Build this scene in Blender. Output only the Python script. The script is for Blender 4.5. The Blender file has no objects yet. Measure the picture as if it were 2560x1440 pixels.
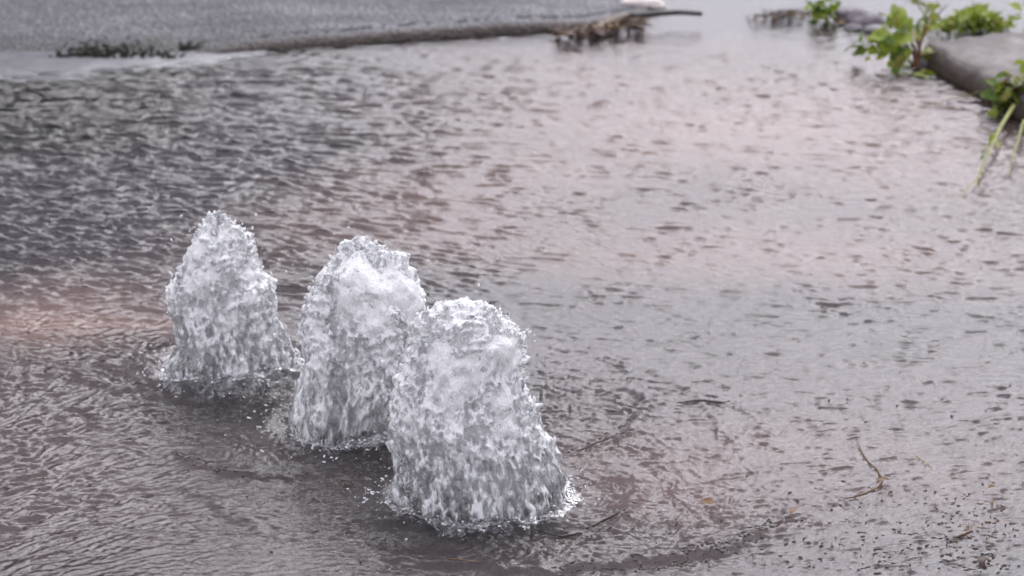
import bpy, bmesh, math, random
import numpy as np
from mathutils import Vector, Matrix

R = math.radians
rng = np.random.default_rng(7)
random.seed(7)
S = bpy.context.scene
COL = S.collection

# ------------------------------------------------------------------ camera
CAM_H = 1.6
PITCH = R(20.0)
F = 6906.0                       # focal length in pixels of the 2560 px photo
cd = bpy.data.cameras.new('camera')
cam = bpy.data.objects.new('camera', cd)
COL.objects.link(cam)
cam.location = (0, 0, CAM_H)
cam.rotation_euler = (R(90) - PITCH, 0, 0)
cd.sensor_width = 36
cd.lens = F / 2560 * 36
cd.clip_start = 0.05
cd.clip_end = 2000
cd.dof.use_dof = True
cd.dof.focus_distance = 3.85
cd.dof.aperture_fstop = 5.6
S.camera = cam

# ------------------------------------------------------------------ sky, sun, exposure
SUN_EL, SUN_AZ = 49, 16          # behind the scene, a little to the right, through thin cloud
w = bpy.data.worlds.new('World')
S.world = w
w.use_nodes = True
nt = w.node_tree
nt.nodes.clear()
out = nt.nodes.new('ShaderNodeOutputWorld')
bg = nt.nodes.new('ShaderNodeBackground')
sky = nt.nodes.new('ShaderNodeTexSky')
sky.sky_type = 'NISHITA'
sky.sun_disc = False
sky.sun_elevation = R(SUN_EL)
sky.sun_rotation = R(SUN_AZ)
sky.air_density = 1.0
sky.dust_density = 4.0
hs = nt.nodes.new('ShaderNodeHueSaturation')
hs.inputs['Saturation'].default_value = 0.10
tint = nt.nodes.new('ShaderNodeMix'); tint.data_type = 'RGBA'; tint.blend_type = 'MULTIPLY'
tint.inputs[0].default_value = 1.0
tint.inputs[7].default_value = (.965, 0.955, 1.06, 1)
nt.links.new(sky.outputs[0], hs.inputs['Color'])
veil = nt.nodes.new('ShaderNodeMix'); veil.data_type = 'RGBA'      # even cloud cover over the clear-sky gradient
veil.inputs[0].default_value = .60
veil.inputs[7].default_value = (4.6, 4.6, 4.6, 1)
nt.links.new(hs.outputs[0], veil.inputs[6])
nt.links.new(veil.outputs[2], tint.inputs[6])
nt.links.new(tint.outputs[2], bg.inputs[0])
bg.inputs[1].default_value = 0.15
nt.links.new(bg.outputs[0], out.inputs[0])

sl = bpy.data.lights.new('sun', 'SUN')
sl.energy = 0.65
sl.angle = R(55)
sl.color = (1.0, 0.97, 0.93)
so = bpy.data.objects.new('sun', sl)
COL.objects.link(so)
sd = Vector((math.sin(R(SUN_AZ)) * math.cos(R(SUN_EL)), math.cos(R(SUN_AZ)) * math.cos(R(SUN_EL)), math.sin(R(SUN_EL))))
so.rotation_euler = sd.to_track_quat('Z', 'Y').to_euler()
so.location = (3, 6, 8)

S.view_settings.view_transform = 'Standard'
S.view_settings.look = 'None'
S.view_settings.exposure = 1.14
S.view_settings.gamma = 1.0
S.view_settings.use_curve_mapping = False
S.cycles.max_bounces = 10
S.cycles.transmission_bounces = 8
S.cycles.caustics_reflective = True
S.cycles.caustics_refractive = True
S.cycles.sample_clamp_indirect = 6.0

# ------------------------------------------------------------------ measuring helpers
cp, sp = math.cos(PITCH), math.sin(PITCH)

def G(px, py, z=0.0):
    """photo pixel (2560x1440) -> point on the horizontal plane at height z"""
    u = (px - 1280) / F
    v = (720 - py) / F
    dx, dy, dz = u, cp + v * sp, -sp + v * cp
    t = (z - CAM_H) / dz
    return Vector((dx * t, dy * t, z))

def V(px, py, Y):
    """photo pixel -> point on the vertical plane y = Y"""
    u = (px - 1280) / F
    v = (720 - py) / F
    t = Y / (cp + v * sp)
    return Vector((u * t, Y, CAM_H + (-sp + v * cp) * t))

def P(x, y, z=0.0):
    """world -> photo pixel (vectorised)"""
    dz = z - CAM_H
    zz = y * cp - dz * sp
    vv = y * sp + dz * cp
    return 1280 + F * x / zz, 720 - F * vv / zz

def perlin(x, y, z, seed=0):
    x = np.asarray(x, float); y = np.asarray(y, float); z = np.asarray(z, float)
    x, y, z = np.broadcast_arrays(x, y, z)
    xi = np.floor(x).astype(np.int64); yi = np.floor(y).astype(np.int64); zi = np.floor(z).astype(np.int64)
    xf = x - xi; yf = y - yi; zf = z - zi
    u = xf**3*(xf*(xf*6-15)+10); v = yf**3*(yf*(yf*6-15)+10); t = zf**3*(zf*(zf*6-15)+10)
    def g(a, b, c):
        h = (xi+a)*374761393 + (yi+b)*668265263 + (zi+c)*2147483647 + seed*1274126177
        h = (h ^ (h >> 13)) * 1274126177
        h = (h ^ (h >> 16)) & 0xffffffff
        gx = ((h & 1023) / 511.5) - 1
        gy = (((h >> 10) & 1023) / 511.5) - 1
        gz = (((h >> 20) & 1023) / 511.5) - 1
        return gx*(xf-a) + gy*(yf-b) + gz*(zf-c)
    def L(a, b, t): return a + (b-a)*t
    r = L(L(L(g(0,0,0), g(1,0,0), u), L(g(0,1,0), g(1,1,0), u), v),
          L(L(g(0,0,1), g(1,0,1), u), L(g(0,1,1), g(1,1,1), u), v), t)
    return r

def sstep(a, b, x):
    t = np.clip((x-a)/(b-a), 0, 1)
    return t*t*(3-2*t)

# ------------------------------------------------------------------ object helpers
def tag(o, label=None, cat=None, group=None, kind=None):
    if label: o['label'] = label
    if cat: o['category'] = cat
    if group: o['group'] = group
    if kind: o['kind'] = kind
    return o

def empty(name, loc, label, cat, group=None):
    o = bpy.data.objects.new(name, None)
    o.empty_display_size = 0.05
    COL.objects.link(o)
    o.location = loc
    return tag(o, label, cat, group)

def link_mesh(name, me, mat, parent=None, smooth=True):
    o = bpy.data.objects.new(name, me)
    COL.objects.link(o)
    if mat and not me.materials: me.materials.append(mat)
    if parent: 
        o.parent = parent
    if smooth:
        me.polygons.foreach_set('use_smooth', [True]*len(me.polygons))
    return o

def np_mesh(name, verts, faces):
    me = bpy.data.meshes.new(name)
    verts = np.asarray(verts, np.float32); faces = np.asarray(faces, np.int32)
    k = faces.shape[1]
    me.vertices.add(len(verts)); me.vertices.foreach_set('co', verts.ravel())
    me.loops.add(faces.size); me.loops.foreach_set('vertex_index', faces.ravel())
    me.polygons.add(len(faces))
    me.polygons.foreach_set('loop_start', np.arange(0, faces.size, k, dtype=np.int32))
    me.polygons.foreach_set('loop_total', np.full(len(faces), k, np.int32))
    me.update(calc_edges=True)
    me.validate()
    return me

def grid_faces(nr, nc, wrap=False):
    i = np.arange(nr-1)[:, None]
    j = np.arange(nc if wrap else nc-1)[None, :]
    a = i*nc + j; b = i*nc + (j+1) % nc; c = (i+1)*nc + (j+1) % nc; d = (i+1)*nc + j
    return np.stack([a, b, c, d], -1).reshape(-1, 4)

def attr(me, name, arr):
    a = me.attributes.new(name, 'FLOAT', 'POINT')
    a.data.foreach_set('value', np.asarray(arr, np.float32).ravel())

# ------------------------------------------------------------------ materials
class M:
    def __init__(s, name):
        s.m = bpy.data.materials.new(name); s.m.use_nodes = True
        s.nt = s.m.node_tree; s.b = s.nt.nodes['Principled BSDF']
        s.tc = s.nt.nodes.new('ShaderNodeTexCoord')
    def n(s, t, **k):
        nd = s.nt.nodes.new(t)
        for a, b in k.items():
            if a in nd.inputs: nd.inputs[a].default_value = b
            else: setattr(nd, a, b)
        return nd
    def l(s, a, b): s.nt.links.new(a, b)
    def noise(s, scale, detail=4, rough=.55, vec=None, stretch=None):
        nd = s.n('ShaderNodeTexNoise'); nd.inputs['Scale'].default_value = scale
        nd.inputs['Detail'].default_value = detail; nd.inputs['Roughness'].default_value = rough
        v = vec or s.tc.outputs['Object']
        if stretch:
            mp = s.n('ShaderNodeMapping'); mp.inputs['Scale'].default_value = stretch
            s.l(v, mp.inputs[0]); v = mp.outputs[0]
        s.l(v, nd.inputs['Vector'])
        return nd.outputs['Fac']
    def vor(s, scale, feat='F1', out='Distance'):
        nd = s.n('ShaderNodeTexVoronoi'); nd.feature = feat; nd.inputs['Scale'].default_value = scale
        s.l(s.tc.outputs['Object'], nd.inputs['Vector'])
        return nd.outputs[out]
    def ramp(s, fac, stops):
        r = s.n('ShaderNodeValToRGB'); e = r.color_ramp.elements
        e[0].position, e[0].color = stops[0][0], (*stops[0][1], 1)
        e[1].position, e[1].color = stops[-1][0], (*stops[-1][1], 1)
        for p, c in stops[1:-1]:
            x = e.new(p); x.color = (*c, 1)
        s.l(fac, r.inputs[0]); return r.outputs[0]
    def mix(s, fac, a, b, blend='MIX'):
        m = s.n('ShaderNodeMix'); m.data_type = 'RGBA'; m.blend_type = blend
        if isinstance(fac, (int, float)): m.inputs[0].default_value = fac
        else: s.l(fac, m.inputs[0])
        for k, v in ((6, a), (7, b)):
            if isinstance(v, tuple): m.inputs[k].default_value = (*v, 1)
            else: s.l(v, m.inputs[k])
        return m.outputs[2]
    def math(s, op, a, b=None):
        m = s.n('ShaderNodeMath'); m.operation = op
        for k, v in ((0, a), (1, b)):
            if v is None: continue
            if isinstance(v, (int, float)): m.inputs[k].default_value = v
            else: s.l(v, m.inputs[k])
        return m.outputs[0]
    def attr(s, name):
        a = s.n('ShaderNodeAttribute'); a.attribute_name = name; return a.outputs['Fac']
    def bump(s, h, strength=.5, dist=.002, prev=None):
        b = s.n('ShaderNodeBump'); b.inputs['Strength'].default_value = strength
        b.inputs['Distance'].default_value = dist; s.l(h, b.inputs['Height'])
        if prev: s.l(prev, b.inputs['Normal'])
        return b.outputs[0]
    def set(s, **k):
        for a, v in k.items():
            a = a.replace('_', ' ')
            if isinstance(v, tuple): s.b.inputs[a].default_value = (*v, 1) if len(v) == 3 else v
            elif isinstance(v, (int, float)): s.b.inputs[a].default_value = v
            else: s.l(v, s.b.inputs[a])
        return s

def mat_asphalt_bed():
    m = M('submerged asphalt')
    grain = m.vor(210); big = m.noise(2.2, 4); fine = m.noise(140, 3)
    c = m.ramp(grain, [(0.0, (.020, .018, .021)), (.45, (.043, .038, .045)), (.9, (.08, .073, .083))])
    c = m.mix(m.math('MULTIPLY', fine, .5), c, (.014, .013, .014))
    c = m.mix(m.attr('pink'), c, (.21, .136, .122))
    c = m.mix(m.attr('tan_tint'), c, (.29, .19, .155))
    c = m.mix(m.attr('silt_shade'), c, (.010, .007, .006))
    mul = m.ramp(big, [(.3, (.75, .75, .75)), (.7, (1.1, 1.1, 1.1))])
    c = m.mix(1.0, c, mul, 'MULTIPLY')
    m.set(Base_Color=c, Roughness=.85, Normal=m.bump(grain, .5, .003))
    return m.m

def mat_asphalt_raised():
    m = M('wet raised asphalt')
    grain = m.vor(105); g2 = m.noise(60, 3); big = m.noise(3, 4, stretch=(.8, 4, 1))
    c = m.ramp(grain, [(0.0, (.012, .011, .013)), (.5, (.055, .052, .062)), (.95, (.19, .185, .205))])
    c = m.mix(m.ramp(g2, [(.45, (0, 0, 0)), (.7, (.6, .6, .6))]), c, (.025, .025, .028))
    c = m.mix(m.ramp(big, [(.5, (0, 0, 0)), (.7, (.5, .5, .5))]), c, (.035, .035, .036))
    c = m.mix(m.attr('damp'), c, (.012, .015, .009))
    c = m.mix(m.attr('face'), c, (.075, .058, .048))
    m.set(Base_Color=c, Roughness=m.math('ADD', m.math('MULTIPLY', big, .7), .18), Normal=m.bump(grain, 1.0, .006))
    m.b.inputs['Specular IOR Level'].default_value = .35
    return m.m

def mat_water():
    m = M('rippled flood water')
    f1 = m.noise(190, 3, .5, stretch=(.6, 1.3, 1)); f2 = m.noise(75, 2, .5, stretch=(.6, 1.3, 1))
    tb = m.attr('turb')
    b1 = m.n('ShaderNodeBump'); b1.inputs['Distance'].default_value = .0016
    m.l(m.math('ADD', m.math('MULTIPLY', tb, .8), .34), b1.inputs['Strength']); m.l(f1, b1.inputs['Height'])
    b2 = m.n('ShaderNodeBump'); b2.inputs['Distance'].default_value = .003
    m.l(m.math('ADD', m.math('MULTIPLY', tb, .7), .22), b2.inputs['Strength']); m.l(f2, b2.inputs['Height'])
    m.l(b1.outputs[0], b2.inputs['Normal'])
    m.set(Base_Color=(.96, .96, .97), Roughness=.04, IOR=1.333, Transmission_Weight=1.0, Normal=b2.outputs[0])
    m.b.inputs['Specular Tint'].default_value = (1, 1, 1, 1)
    return m.m

def mat_jet():
    m = M('clear spouting water')
    n1 = m.noise(230, 2, .5, stretch=(1, 1, .5)); n2 = m.noise(125, 3, .5, stretch=(1, 1, .4)); n3 = m.noise(34, 3, .6, stretch=(1, 1, .5))
    # mostly clear, with drifts of fine bubbles
    f = m.math('ADD', m.math('MULTIPLY', n2, .65), m.math('MULTIPLY', n3, .45))
    f = m.math('SUBTRACT', f, m.math('MULTIPLY', m.attr('clear'), .19))
    t = m.ramp(f, [(.28, (.98, .98, .98)), (.37, (.80, .80, .80)), (.47, (.22, .22, .22))])
    nb = m.bump(n1, .4, .004); nb = m.bump(n2, .95, .012, nb)
    m.set(Base_Color=(.97, .97, .98), Roughness=.03, IOR=1.333, Transmission_Weight=t, Normal=nb)
    return m.m

def mat_core():
    m = M('aerated white water')
    n2 = m.noise(115, 4, .65, stretch=(1, 1, .38)); n3 = m.noise(45, 3, .6, stretch=(1, 1, .4))
    f = m.math('ADD', m.math('MULTIPLY', n2, .8), m.math('MULTIPLY', n3, .3))
    f = m.math('SUBTRACT', f, m.math('MULTIPLY', m.attr('clear'), .22))
    c = m.ramp(f, [(.27, (.25, .245, .255)), (.37, (.78, .78, .80)), (.47, (.99, .99, .99))])
    m.set(Base_Color=c, Roughness=.25, Transmission_Weight=.12, Normal=m.bump(n2, .9, .012))
    return m.m

def mat_drop():
    m = M('water droplet')
    m.set(Base_Color=(1, 1, 1), Roughness=.0, IOR=1.333, Transmission_Weight=1.0)
    return m.m

def mat_foam():
    m = M('foamy droplet')
    m.set(Base_Color=(.93, .94, .97), Roughness=.08, IOR=1.333, Transmission_Weight=.35)
    return m.m

def mat_concrete():
    m = M('weathered concrete kerb')
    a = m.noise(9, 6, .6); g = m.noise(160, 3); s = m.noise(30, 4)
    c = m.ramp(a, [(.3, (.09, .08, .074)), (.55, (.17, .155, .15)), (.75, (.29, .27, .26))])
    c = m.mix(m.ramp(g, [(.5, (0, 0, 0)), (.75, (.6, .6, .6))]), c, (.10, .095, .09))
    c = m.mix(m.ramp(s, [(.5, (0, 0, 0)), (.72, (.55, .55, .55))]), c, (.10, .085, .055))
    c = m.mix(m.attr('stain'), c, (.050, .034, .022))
    m.set(Base_Color=c, Roughness=.8, Normal=m.bump(g, .9, .006))
    return m.m

def mat_leaf(name, c1, c2, spec=.4):
    m = M(name)
    oi = m.n('ShaderNodeObjectInfo')
    n = m.noise(60, 3)
    c = m.mix(n, c1, c2)
    c = m.mix(m.math('MULTIPLY', oi.outputs['Random'], .5), c, tuple(x*.55 for x in c1))
    m.set(Base_Color=c, Roughness=.5, Normal=m.bump(m.noise(200, 2), .3, .001))
    m.b.inputs['Specular IOR Level'].default_value = spec
    tr = m.n('ShaderNodeBsdfTranslucent'); m.l(c, tr.inputs[0])
    mx = m.n('ShaderNodeMixShader'); mx.inputs[0].default_value = .35
    m.l(m.b.outputs[0], mx.inputs[1]); m.l(tr.outputs[0], mx.inputs[2])
    m.l(mx.outputs[0], m.nt.nodes['Material Output'].inputs[0])
    return m.m

def mat_simple(name, c1, c2, scale=60, rough=.7, bump=.5):
    m = M(name)
    n = m.noise(scale, 5, .6)
    m.set(Base_Color=m.ramp(n, [(.3, c1), (.7, c2)]), Roughness=rough, Normal=m.bump(n, bump, .003))
    return m.m

MT = dict(bed=mat_asphalt_bed(), ledge=mat_asphalt_raised(), water=mat_water(), jet=mat_jet(), core=mat_core(),
          drop=mat_drop(), foam=mat_foam(), concrete=mat_concrete(),
          leaf=mat_leaf('bright weed leaf', (.19, .26, .022), (.32, .40, .04)),
          leaf_dark=mat_leaf('olive weed leaf', (.09, .16, .02), (.16, .24, .03)),
          leaf_yellow=mat_leaf('yellowing weed leaf', (.36, .38, .08), (.28, .24, .06)),
          dry=mat_leaf('wet brown leaf', (.055, .026, .016), (.12, .058, .034), .6),
          tan=mat_leaf('tan dead leaf', (.26, .15, .06), (.17, .085, .035), .6),
          stem=mat_simple('reddish weed stem', (.12, .05, .035), (.20, .11, .06)),
          gstem=mat_simple('green grass stem', (.17, .20, .05), (.28, .28, .10)),
          straw=mat_simple('straw', (.34, .29, .15), (.22, .17, .08)),
          twig=mat_simple('wet dark twig', (.018, .013, .011), (.05, .036, .03), 80, .45),
          brown=mat_simple('wet brown twig', (.07, .038, .02), (.14, .08, .035), 80, .5),
          black=mat_simple('wet black stick', (.008, .007, .008), (.02, .017, .017), 40, .4),
          stone=mat_simple('purplish grey stone', (.10, .085, .095), (.24, .22, .24), 35, .6),
          pale=mat_simple('pale pinkish stone', (.55, .48, .45), (.72, .66, .62), 30, .6),
          moss=mat_simple('dark wet moss', (.007, .010, .005), (.028, .034, .013), 50, .8),
          bark=mat_simple('dark bark', (.02, .016, .012), (.05, .04, .03), 12, .9),
          crown=mat_leaf('dark tree leaf', (.010, .013, .006), (.022, .028, .010)),
          earth=mat_simple('distant verge', (.05, .06, .03), (.12, .11, .08), 1.5, .95))

# ------------------------------------------------------------------ water surface height field
# a fan-shaped grid: rows by distance, columns by x/y, finer where the camera stands close
JETS = dict(
    left=dict(c=(590, 925), prof=[(532, 520, 570), (545, 500, 585), (575, 492, 603), (610, 480, 616), (660, 452, 640), (710, 440, 675),
                                  (760, 438, 690), (810, 440, 702), (860, 438, 722), (910, 428, 742), (950, 418, 760), (985, 395, 785)]),
    mid=dict(c=(885, 1065), prof=[(588, 870, 925), (600, 850, 950), (625, 832, 975), (660, 810, 1010), (700, 795, 1040), (750, 782, 1052),
                                  (800, 772, 1060), (860, 768, 1064), (930, 760, 1062), (1000, 752, 1052), (1070, 740, 1040), (1130, 722, 1030)]),
    front=dict(c=(1195, 1248), prof=[(756, 1165, 1222), (766, 1120, 1246), (782, 1072, 1268), (810, 1050, 1292), (850, 1035, 1304), (900, 1018, 1306),
                                     (960, 1000, 1308), (1020, 985, 1328), (1090, 974, 1368), (1160, 972, 1398), (1230, 985, 1412), (1300, 1010, 1405)]))
for j in JETS.values():
    j['p'] = G(*j['c'])

NU, NR = 660, 880
u_in = np.linspace(-.215, .215, NU)
ext = .215 + .004*(np.cumsum(1.22**np.arange(22)))
u_all = np.concatenate([-ext[::-1], u_in, ext])
yr = 2.95 * np.exp(np.linspace(0, math.log(6.9/2.95), NR))
yb = 2.95 - np.cumsum(.01*1.3**np.arange(16)); yb = yb[yb > -9]
yf = 6.9 + np.cumsum(.02*1.3**np.arange(14)); yf = yf[yf < 14]
nL = len(ext)
XX = u_in[None, :] * yr[:, None]
YY = np.repeat(yr[:, None], NU, 1)
PXg, PYg = P(XX, YY)
H = np.zeros_like(XX)
du = u_in[1] - u_in[0]
dl = math.log(yr[1]/yr[0])

def ell(px, py, cx, cy, rx, ry, ang=0):
    a = R(ang); dx = (px-cx); dy = (py-cy)
    X_ = dx*math.cos(a) + dy*math.sin(a); Y_ = -dx*math.sin(a) + dy*math.cos(a)
    return np.exp(-((X_/rx)**2 + (Y_/ry)**2))

def splat(n, lam_rng, slope_fn, ang_fn, spread, crest=2.0, wid=.75, pw=0.0):
    """n little wave packets with locally chosen direction; slope_fn gives the wave steepness"""
    global H
    y = 2.95 * np.exp(rng.random(n) * math.log(6.9/2.95))
    # equal area weighting: fan area grows with y^2 -> thin near, thick far is fine for foreshortening
    x = (rng.random(n)*2-1) * .215 * y
    px, py = P(x, y)
    lam = lam_rng[0] * (lam_rng[1]/lam_rng[0])**rng.random(n) * (y/4.0)**pw
    amp = slope_fn(px, py) * lam / (2*math.pi) * (.32 + 2.1*rng.random(n)**3)
    ang = ang_fn(px, py) + rng.normal(0, 1, n) * spread
    ph = rng.random(n) * 2*math.pi
    ca, sa = np.cos(ang), np.sin(ang)
    for k in range(n):
        if amp[k] < 2e-6: continue
        sn = lam[k]*wid; sc = lam[k]*crest
        rad = 2.1*max(sn, sc)
        i0 = int((math.log(max(y[k]-rad, 2.96)/2.95))/dl); i1 = int((math.log(min(y[k]+rad, 6.89)/2.95))/dl)+1
        uc = x[k]/y[k]; rr = rad/y[k]
        j0 = max(0, int((uc-rr+.215)/du)); j1 = min(NU, int((uc+rr+.215)/du)+2)
        if i1 <= i0 or j1 <= j0: continue
        X_ = XX[i0:i1, j0:j1] - x[k]; Y_ = YY[i0:i1, j0:j1] - y[k]
        a = X_*ca[k] + Y_*sa[k]; b = -X_*sa[k] + Y_*ca[k]
        H[i0:i1, j0:j1] += amp[k]*np.exp(-(a/sn)**2 - (b/sc)**2)*np.cos(a*(2*math.pi/lam[k]) + ph[k])

cen = (JETS['mid']['p'] + JETS['front']['p']) * .5
def turb_map(px, py):
    t = ell(px, py, 1180, 1230, 430, 160) + .8*ell(px, py, 620, 985, 420, 85) + .8*ell(px, py, 880, 1130, 420, 120) \
        + .55*ell(px, py, 1500, 1250, 420, 190) + .4*ell(px, py, 1480, 960, 200, 130) + .25*ell(px, py, 700, 1300, 400, 100) + .5*ell(px, py, 1640, 1380, 380, 60, -12) + .4*ell(px, py, 560, 1170, 170, 45, 15)
    return np.clip(t, 0, 1)
def calm(px, py):
    """smooth lanes"""
    return 1 - np.clip(.75*ell(px, py, 520, 1175, 160, 70, 12) + .5*ell(px, py, 620, 1400, 420, 50) + .75*ell(px, py, 200, 172, 420, 22) + .72*ell(px, py, 60, 255, 420, 62) + .4*ell(px, py, 180, 800, 350, 80)
                       + .55*ell(px, py, 1800, 90, 420, 60) + .25*ell(px, py, 1750, 1420, 260, 40), 0, 1)
def ang_rad(px, py):
    # wave normal: mostly pointing from the jets outwards far away (crests sideways), slanted in the near left
    base = np.full_like(px, math.pi/2)
    base = base + .05*np.sin(px*.0031 + 1.3) * np.cos(py*.006) 
    fan = np.clip((px - 1000)/2600, -.5, .6)
    base = base - fan*.3*sstep(850, 700, py)
    left = sstep(600, 150, px) * sstep(880, 1000, py)
    base = base + left*.62
    # rings spreading from the spouts
    for key in ('front', 'left'):
        q = JETS[key]['p']; g_ = [0]
        yy = (CAM_H/np.tan(PITCH - np.arctan((720-py)/F))); xx = (px-1280)/F*np.hypot(yy, CAM_H)
        rad_ = np.mod(np.arctan2(yy-q.y, xx-q.x), math.pi)
        wgt = np.exp(-((np.hypot(xx-q.x, yy-q.y)-.28)/.20)**2)*(.16 if key == 'front' else .05)
        wgt = wgt*sstep(950, 1350, px) if key == 'front' else wgt*sstep(500, 300, px)
        base = np.where(rng.random(len(px)) < wgt, rad_, base)
    rt = sstep(1500, 2000, px) * sstep(900, 1200, py)
    base = base + rt*.25
    mid = ell(px, py, 900, 600, 500, 160)
    base = base - mid*.30
    return base

def s_long(px, py):     # well-formed ripples, far and left
    far = sstep(950, 700, py)
    lf = sstep(1500, 100, px)
    s = .10 + far*(.07 + .17*lf)
    s = s + .17*sstep(650, 100, px)*sstep(860, 960, py)*sstep(1420, 1250, py)
    s = s * (1 - .35*ell(px, py, 1900, 450, 700, 350)*.5)
    s = s * sstep(60, 190, py + (px > 1500)*40)
    return s * calm(px, py)
def s_fine(px, py):
    s = .165 + .02*sstep(850, 1100, py) + .24*turb_map(px, py) + .02*sstep(1500, 0, px)
    return s * calm(px, py) * sstep(20, 260, py+60)
def big(px, py):
    return s_long(px, py) * (.50 + .42*sstep(1300, 300, px)*sstep(900, 700, py) + .15*sstep(500, 100, px))
splat(12000, (.021, .044), lambda a, b: (.9-.25*sstep(1000, 1500, a))*big(a, b), ang_rad, .20, 1.7, .72)
splat(36000, (.013, .026), lambda a, b: (1.34-.34*sstep(900, 1500, a))*s_long(a, b), ang_rad, .32, 1.7, .72, 1.0)
splat(66000, (.0078, .015), lambda a, b: (1.2-.35*sstep(1000, 500, a)*sstep(850, 950, b))*s_fine(a, b)*(1+.45*sstep(1300, 1900, a)*sstep(700, 1000, b)), ang_rad, .42, 1.6, .75, .9)
splat(6000, (.012, .028), lambda a, b: .24*turb_map(a, b)*calm(a, b), lambda a, b: rng.random(len(a))*math.pi, 1, 1.0, .7)
def churn(px, py):
    return .78*np.clip(ell(px, py, 300, 905, 130, 50) + ell(px, py, 560, 975, 220, 22) + ell(px, py, 600, 1110, 150, 32) + ell(px, py, 800, 1145, 110, 30)
        + ell(px, py, 950, 1220, 100, 40) + ell(px, py, 1380, 1010, 70, 80) + ell(px, py, 1250, 1330, 300, 24) + ell(px, py, 1480, 1240, 100, 60)
        + .8*ell(px, py, 1780, 1290, 130, 40) + .8*ell(px, py, 1500, 1400, 200, 28) + .7*ell(px, py, 1520, 980, 110, 60), 0, 1)
splat(22000, (.008, .018), churn, lambda a, b: rng.random(len(a))*math.pi, 1, 1.1, .7)

# the ripples lean towards the viewer's side, down the current: long backs, short steep fronts
LEAN = .5*np.clip(H, -.0020, .0020)
TB = turb_map(PXg, PYg)

def ridge(pts, h, wdt, asym=.6, wob=.006, seed=0):
    """a low standing wave following a line of photo positions; front (camera) face steeper"""
    global H
    q = np.array([G(*p)[:2] for p in pts])
    x0, y0 = q.min(0) - .12; x1, y1 = q.max(0) + .12
    m = (XX > x0) & (XX < x1) & (YY > y0) & (YY < y1)
    xs = XX[m]; ys = YY[m]
    wx = xs + wob*1.6*perlin(xs*22, ys*22, seed+.3, seed+5); wy = ys + wob*2.2*perlin(xs*22, ys*22, seed+7.7, seed+9)
    best = np.full(xs.shape, 9.); sgn = np.ones(xs.shape); tt = np.zeros(xs.shape)
    n = len(q)-1
    for i in range(n):
        d = q[i+1]-q[i]; L2 = d @ d
        t = np.clip(((wx-q[i, 0])*d[0] + (wy-q[i, 1])*d[1])/L2, 0, 1)
        ex = wx-(q[i, 0]+t*d[0]); ey = wy-(q[i, 1]+t*d[1])
        dd = np.hypot(ex, ey); b = dd < best
        best = np.where(b, dd, best); sgn = np.where(b, np.sign(ey), sgn); tt = np.where(b, (i+t)/n, tt)
    wv = np.where(sgn < 0, wdt*asym, wdt)
    env = np.clip(np.minimum(tt, 1-tt)*5, 0, 1)
    mod = .75 + .7*perlin(xs*30, ys*30, seed+2.2, seed)
    H[m] += h*env*mod*np.exp(-(best/wv)**2)

# mounds and hollows pushed up round the foot of each spout
def mound(p, r, h, wdt, ecc=1.0):
    global H
    dx = XX-p.x; dy = (YY-p.y)*ecc
    rr = np.hypot(dx, dy) + .014*perlin(XX*14, YY*14, 1.7, 3) 
    H += h*np.exp(-((rr-r)/wdt)**2)
mound(JETS['front']['p'], .130, .011, .026)
mound(JETS['front']['p'], .225, .004, .020)
mound(JETS['mid']['p'], .125, .010, .026)
mound(JETS['left']['p'], .135, .012, .028)
# steep wave face in front of the left spout, showing the dark bed
ridge([(410, 1000), (500, 992), (600, 985), (700, 972), (800, 968)], .034, .050, .55, .006, 11)
ridge([(395, 1085), (520, 1082), (640, 1078), (760, 1070)], -.006, .035, 1, .006, 12)
ridge([(840, 1112), (900, 1105), (980, 1118)], .018, .035, .6, .006, 13)
ridge([(230, 905), (330, 925), (420, 915)], .010, .03, .6, .006, 14)
ridge([(850, 1290), (1000, 1322), (1180, 1340), (1380, 1335), (1570, 1290)], .011, .022, .5, .006, 15)
# outer rims
ridge([(900, 1400), (1150, 1425), (1400, 1432), (1650, 1410), (1830, 1370), (1990, 1290)], .014, .018, .5, .012, 21)
ridge([(1400, 1150), (1500, 1115), (1590, 1080), (1612, 1010), (1560, 950)], .009, .017, .6, .012, 22)
ridge([(430, 1130), (490, 1165), (580, 1190), (720, 1200), (880, 1185)], .010, .016, .55, .006, 23)
ridge([(460, 1215), (540, 1260), (620, 1300), (760, 1325)], .004, .013, .6, .006, 24)
ridge([(120, 930), (210, 955), (330, 975), (440, 965)], .005, .014, .6, .006, 25)
ridge([(1640, 1400), (1740, 1340), (1810, 1270)], .005, .016, .6, .008, 26)
ridge([(1560, 890), (1740, 985), (1830, 1110), (1790, 1240), (1680, 1330)], .0040, .016, .6, .014, 31)
ridge([(1480, 1180), (1600, 1210), (1590, 1290), (1500, 1350)], .008, .014, .6, .012, 32)
ridge([(880, 1350), (700, 1345), (560, 1290), (470, 1230)], .004, .014, .6, .012, 33)
ridge([(240, 1010), (330, 990), (430, 1000)], .004, .014, .6, .006, 27)
ridge([(1690, 1005), (1830, 1003)], .003, .010, .6, .003, 28)

def height(x, y):
    i = math.log(max(y, 2.951)/2.95)/dl; j = (x/y + .215)/du
    i = min(max(int(round(i)), 0), NR-1); j = min(max(int(round(j)), 0), NU-1)
    return float(H[i, j])

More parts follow.
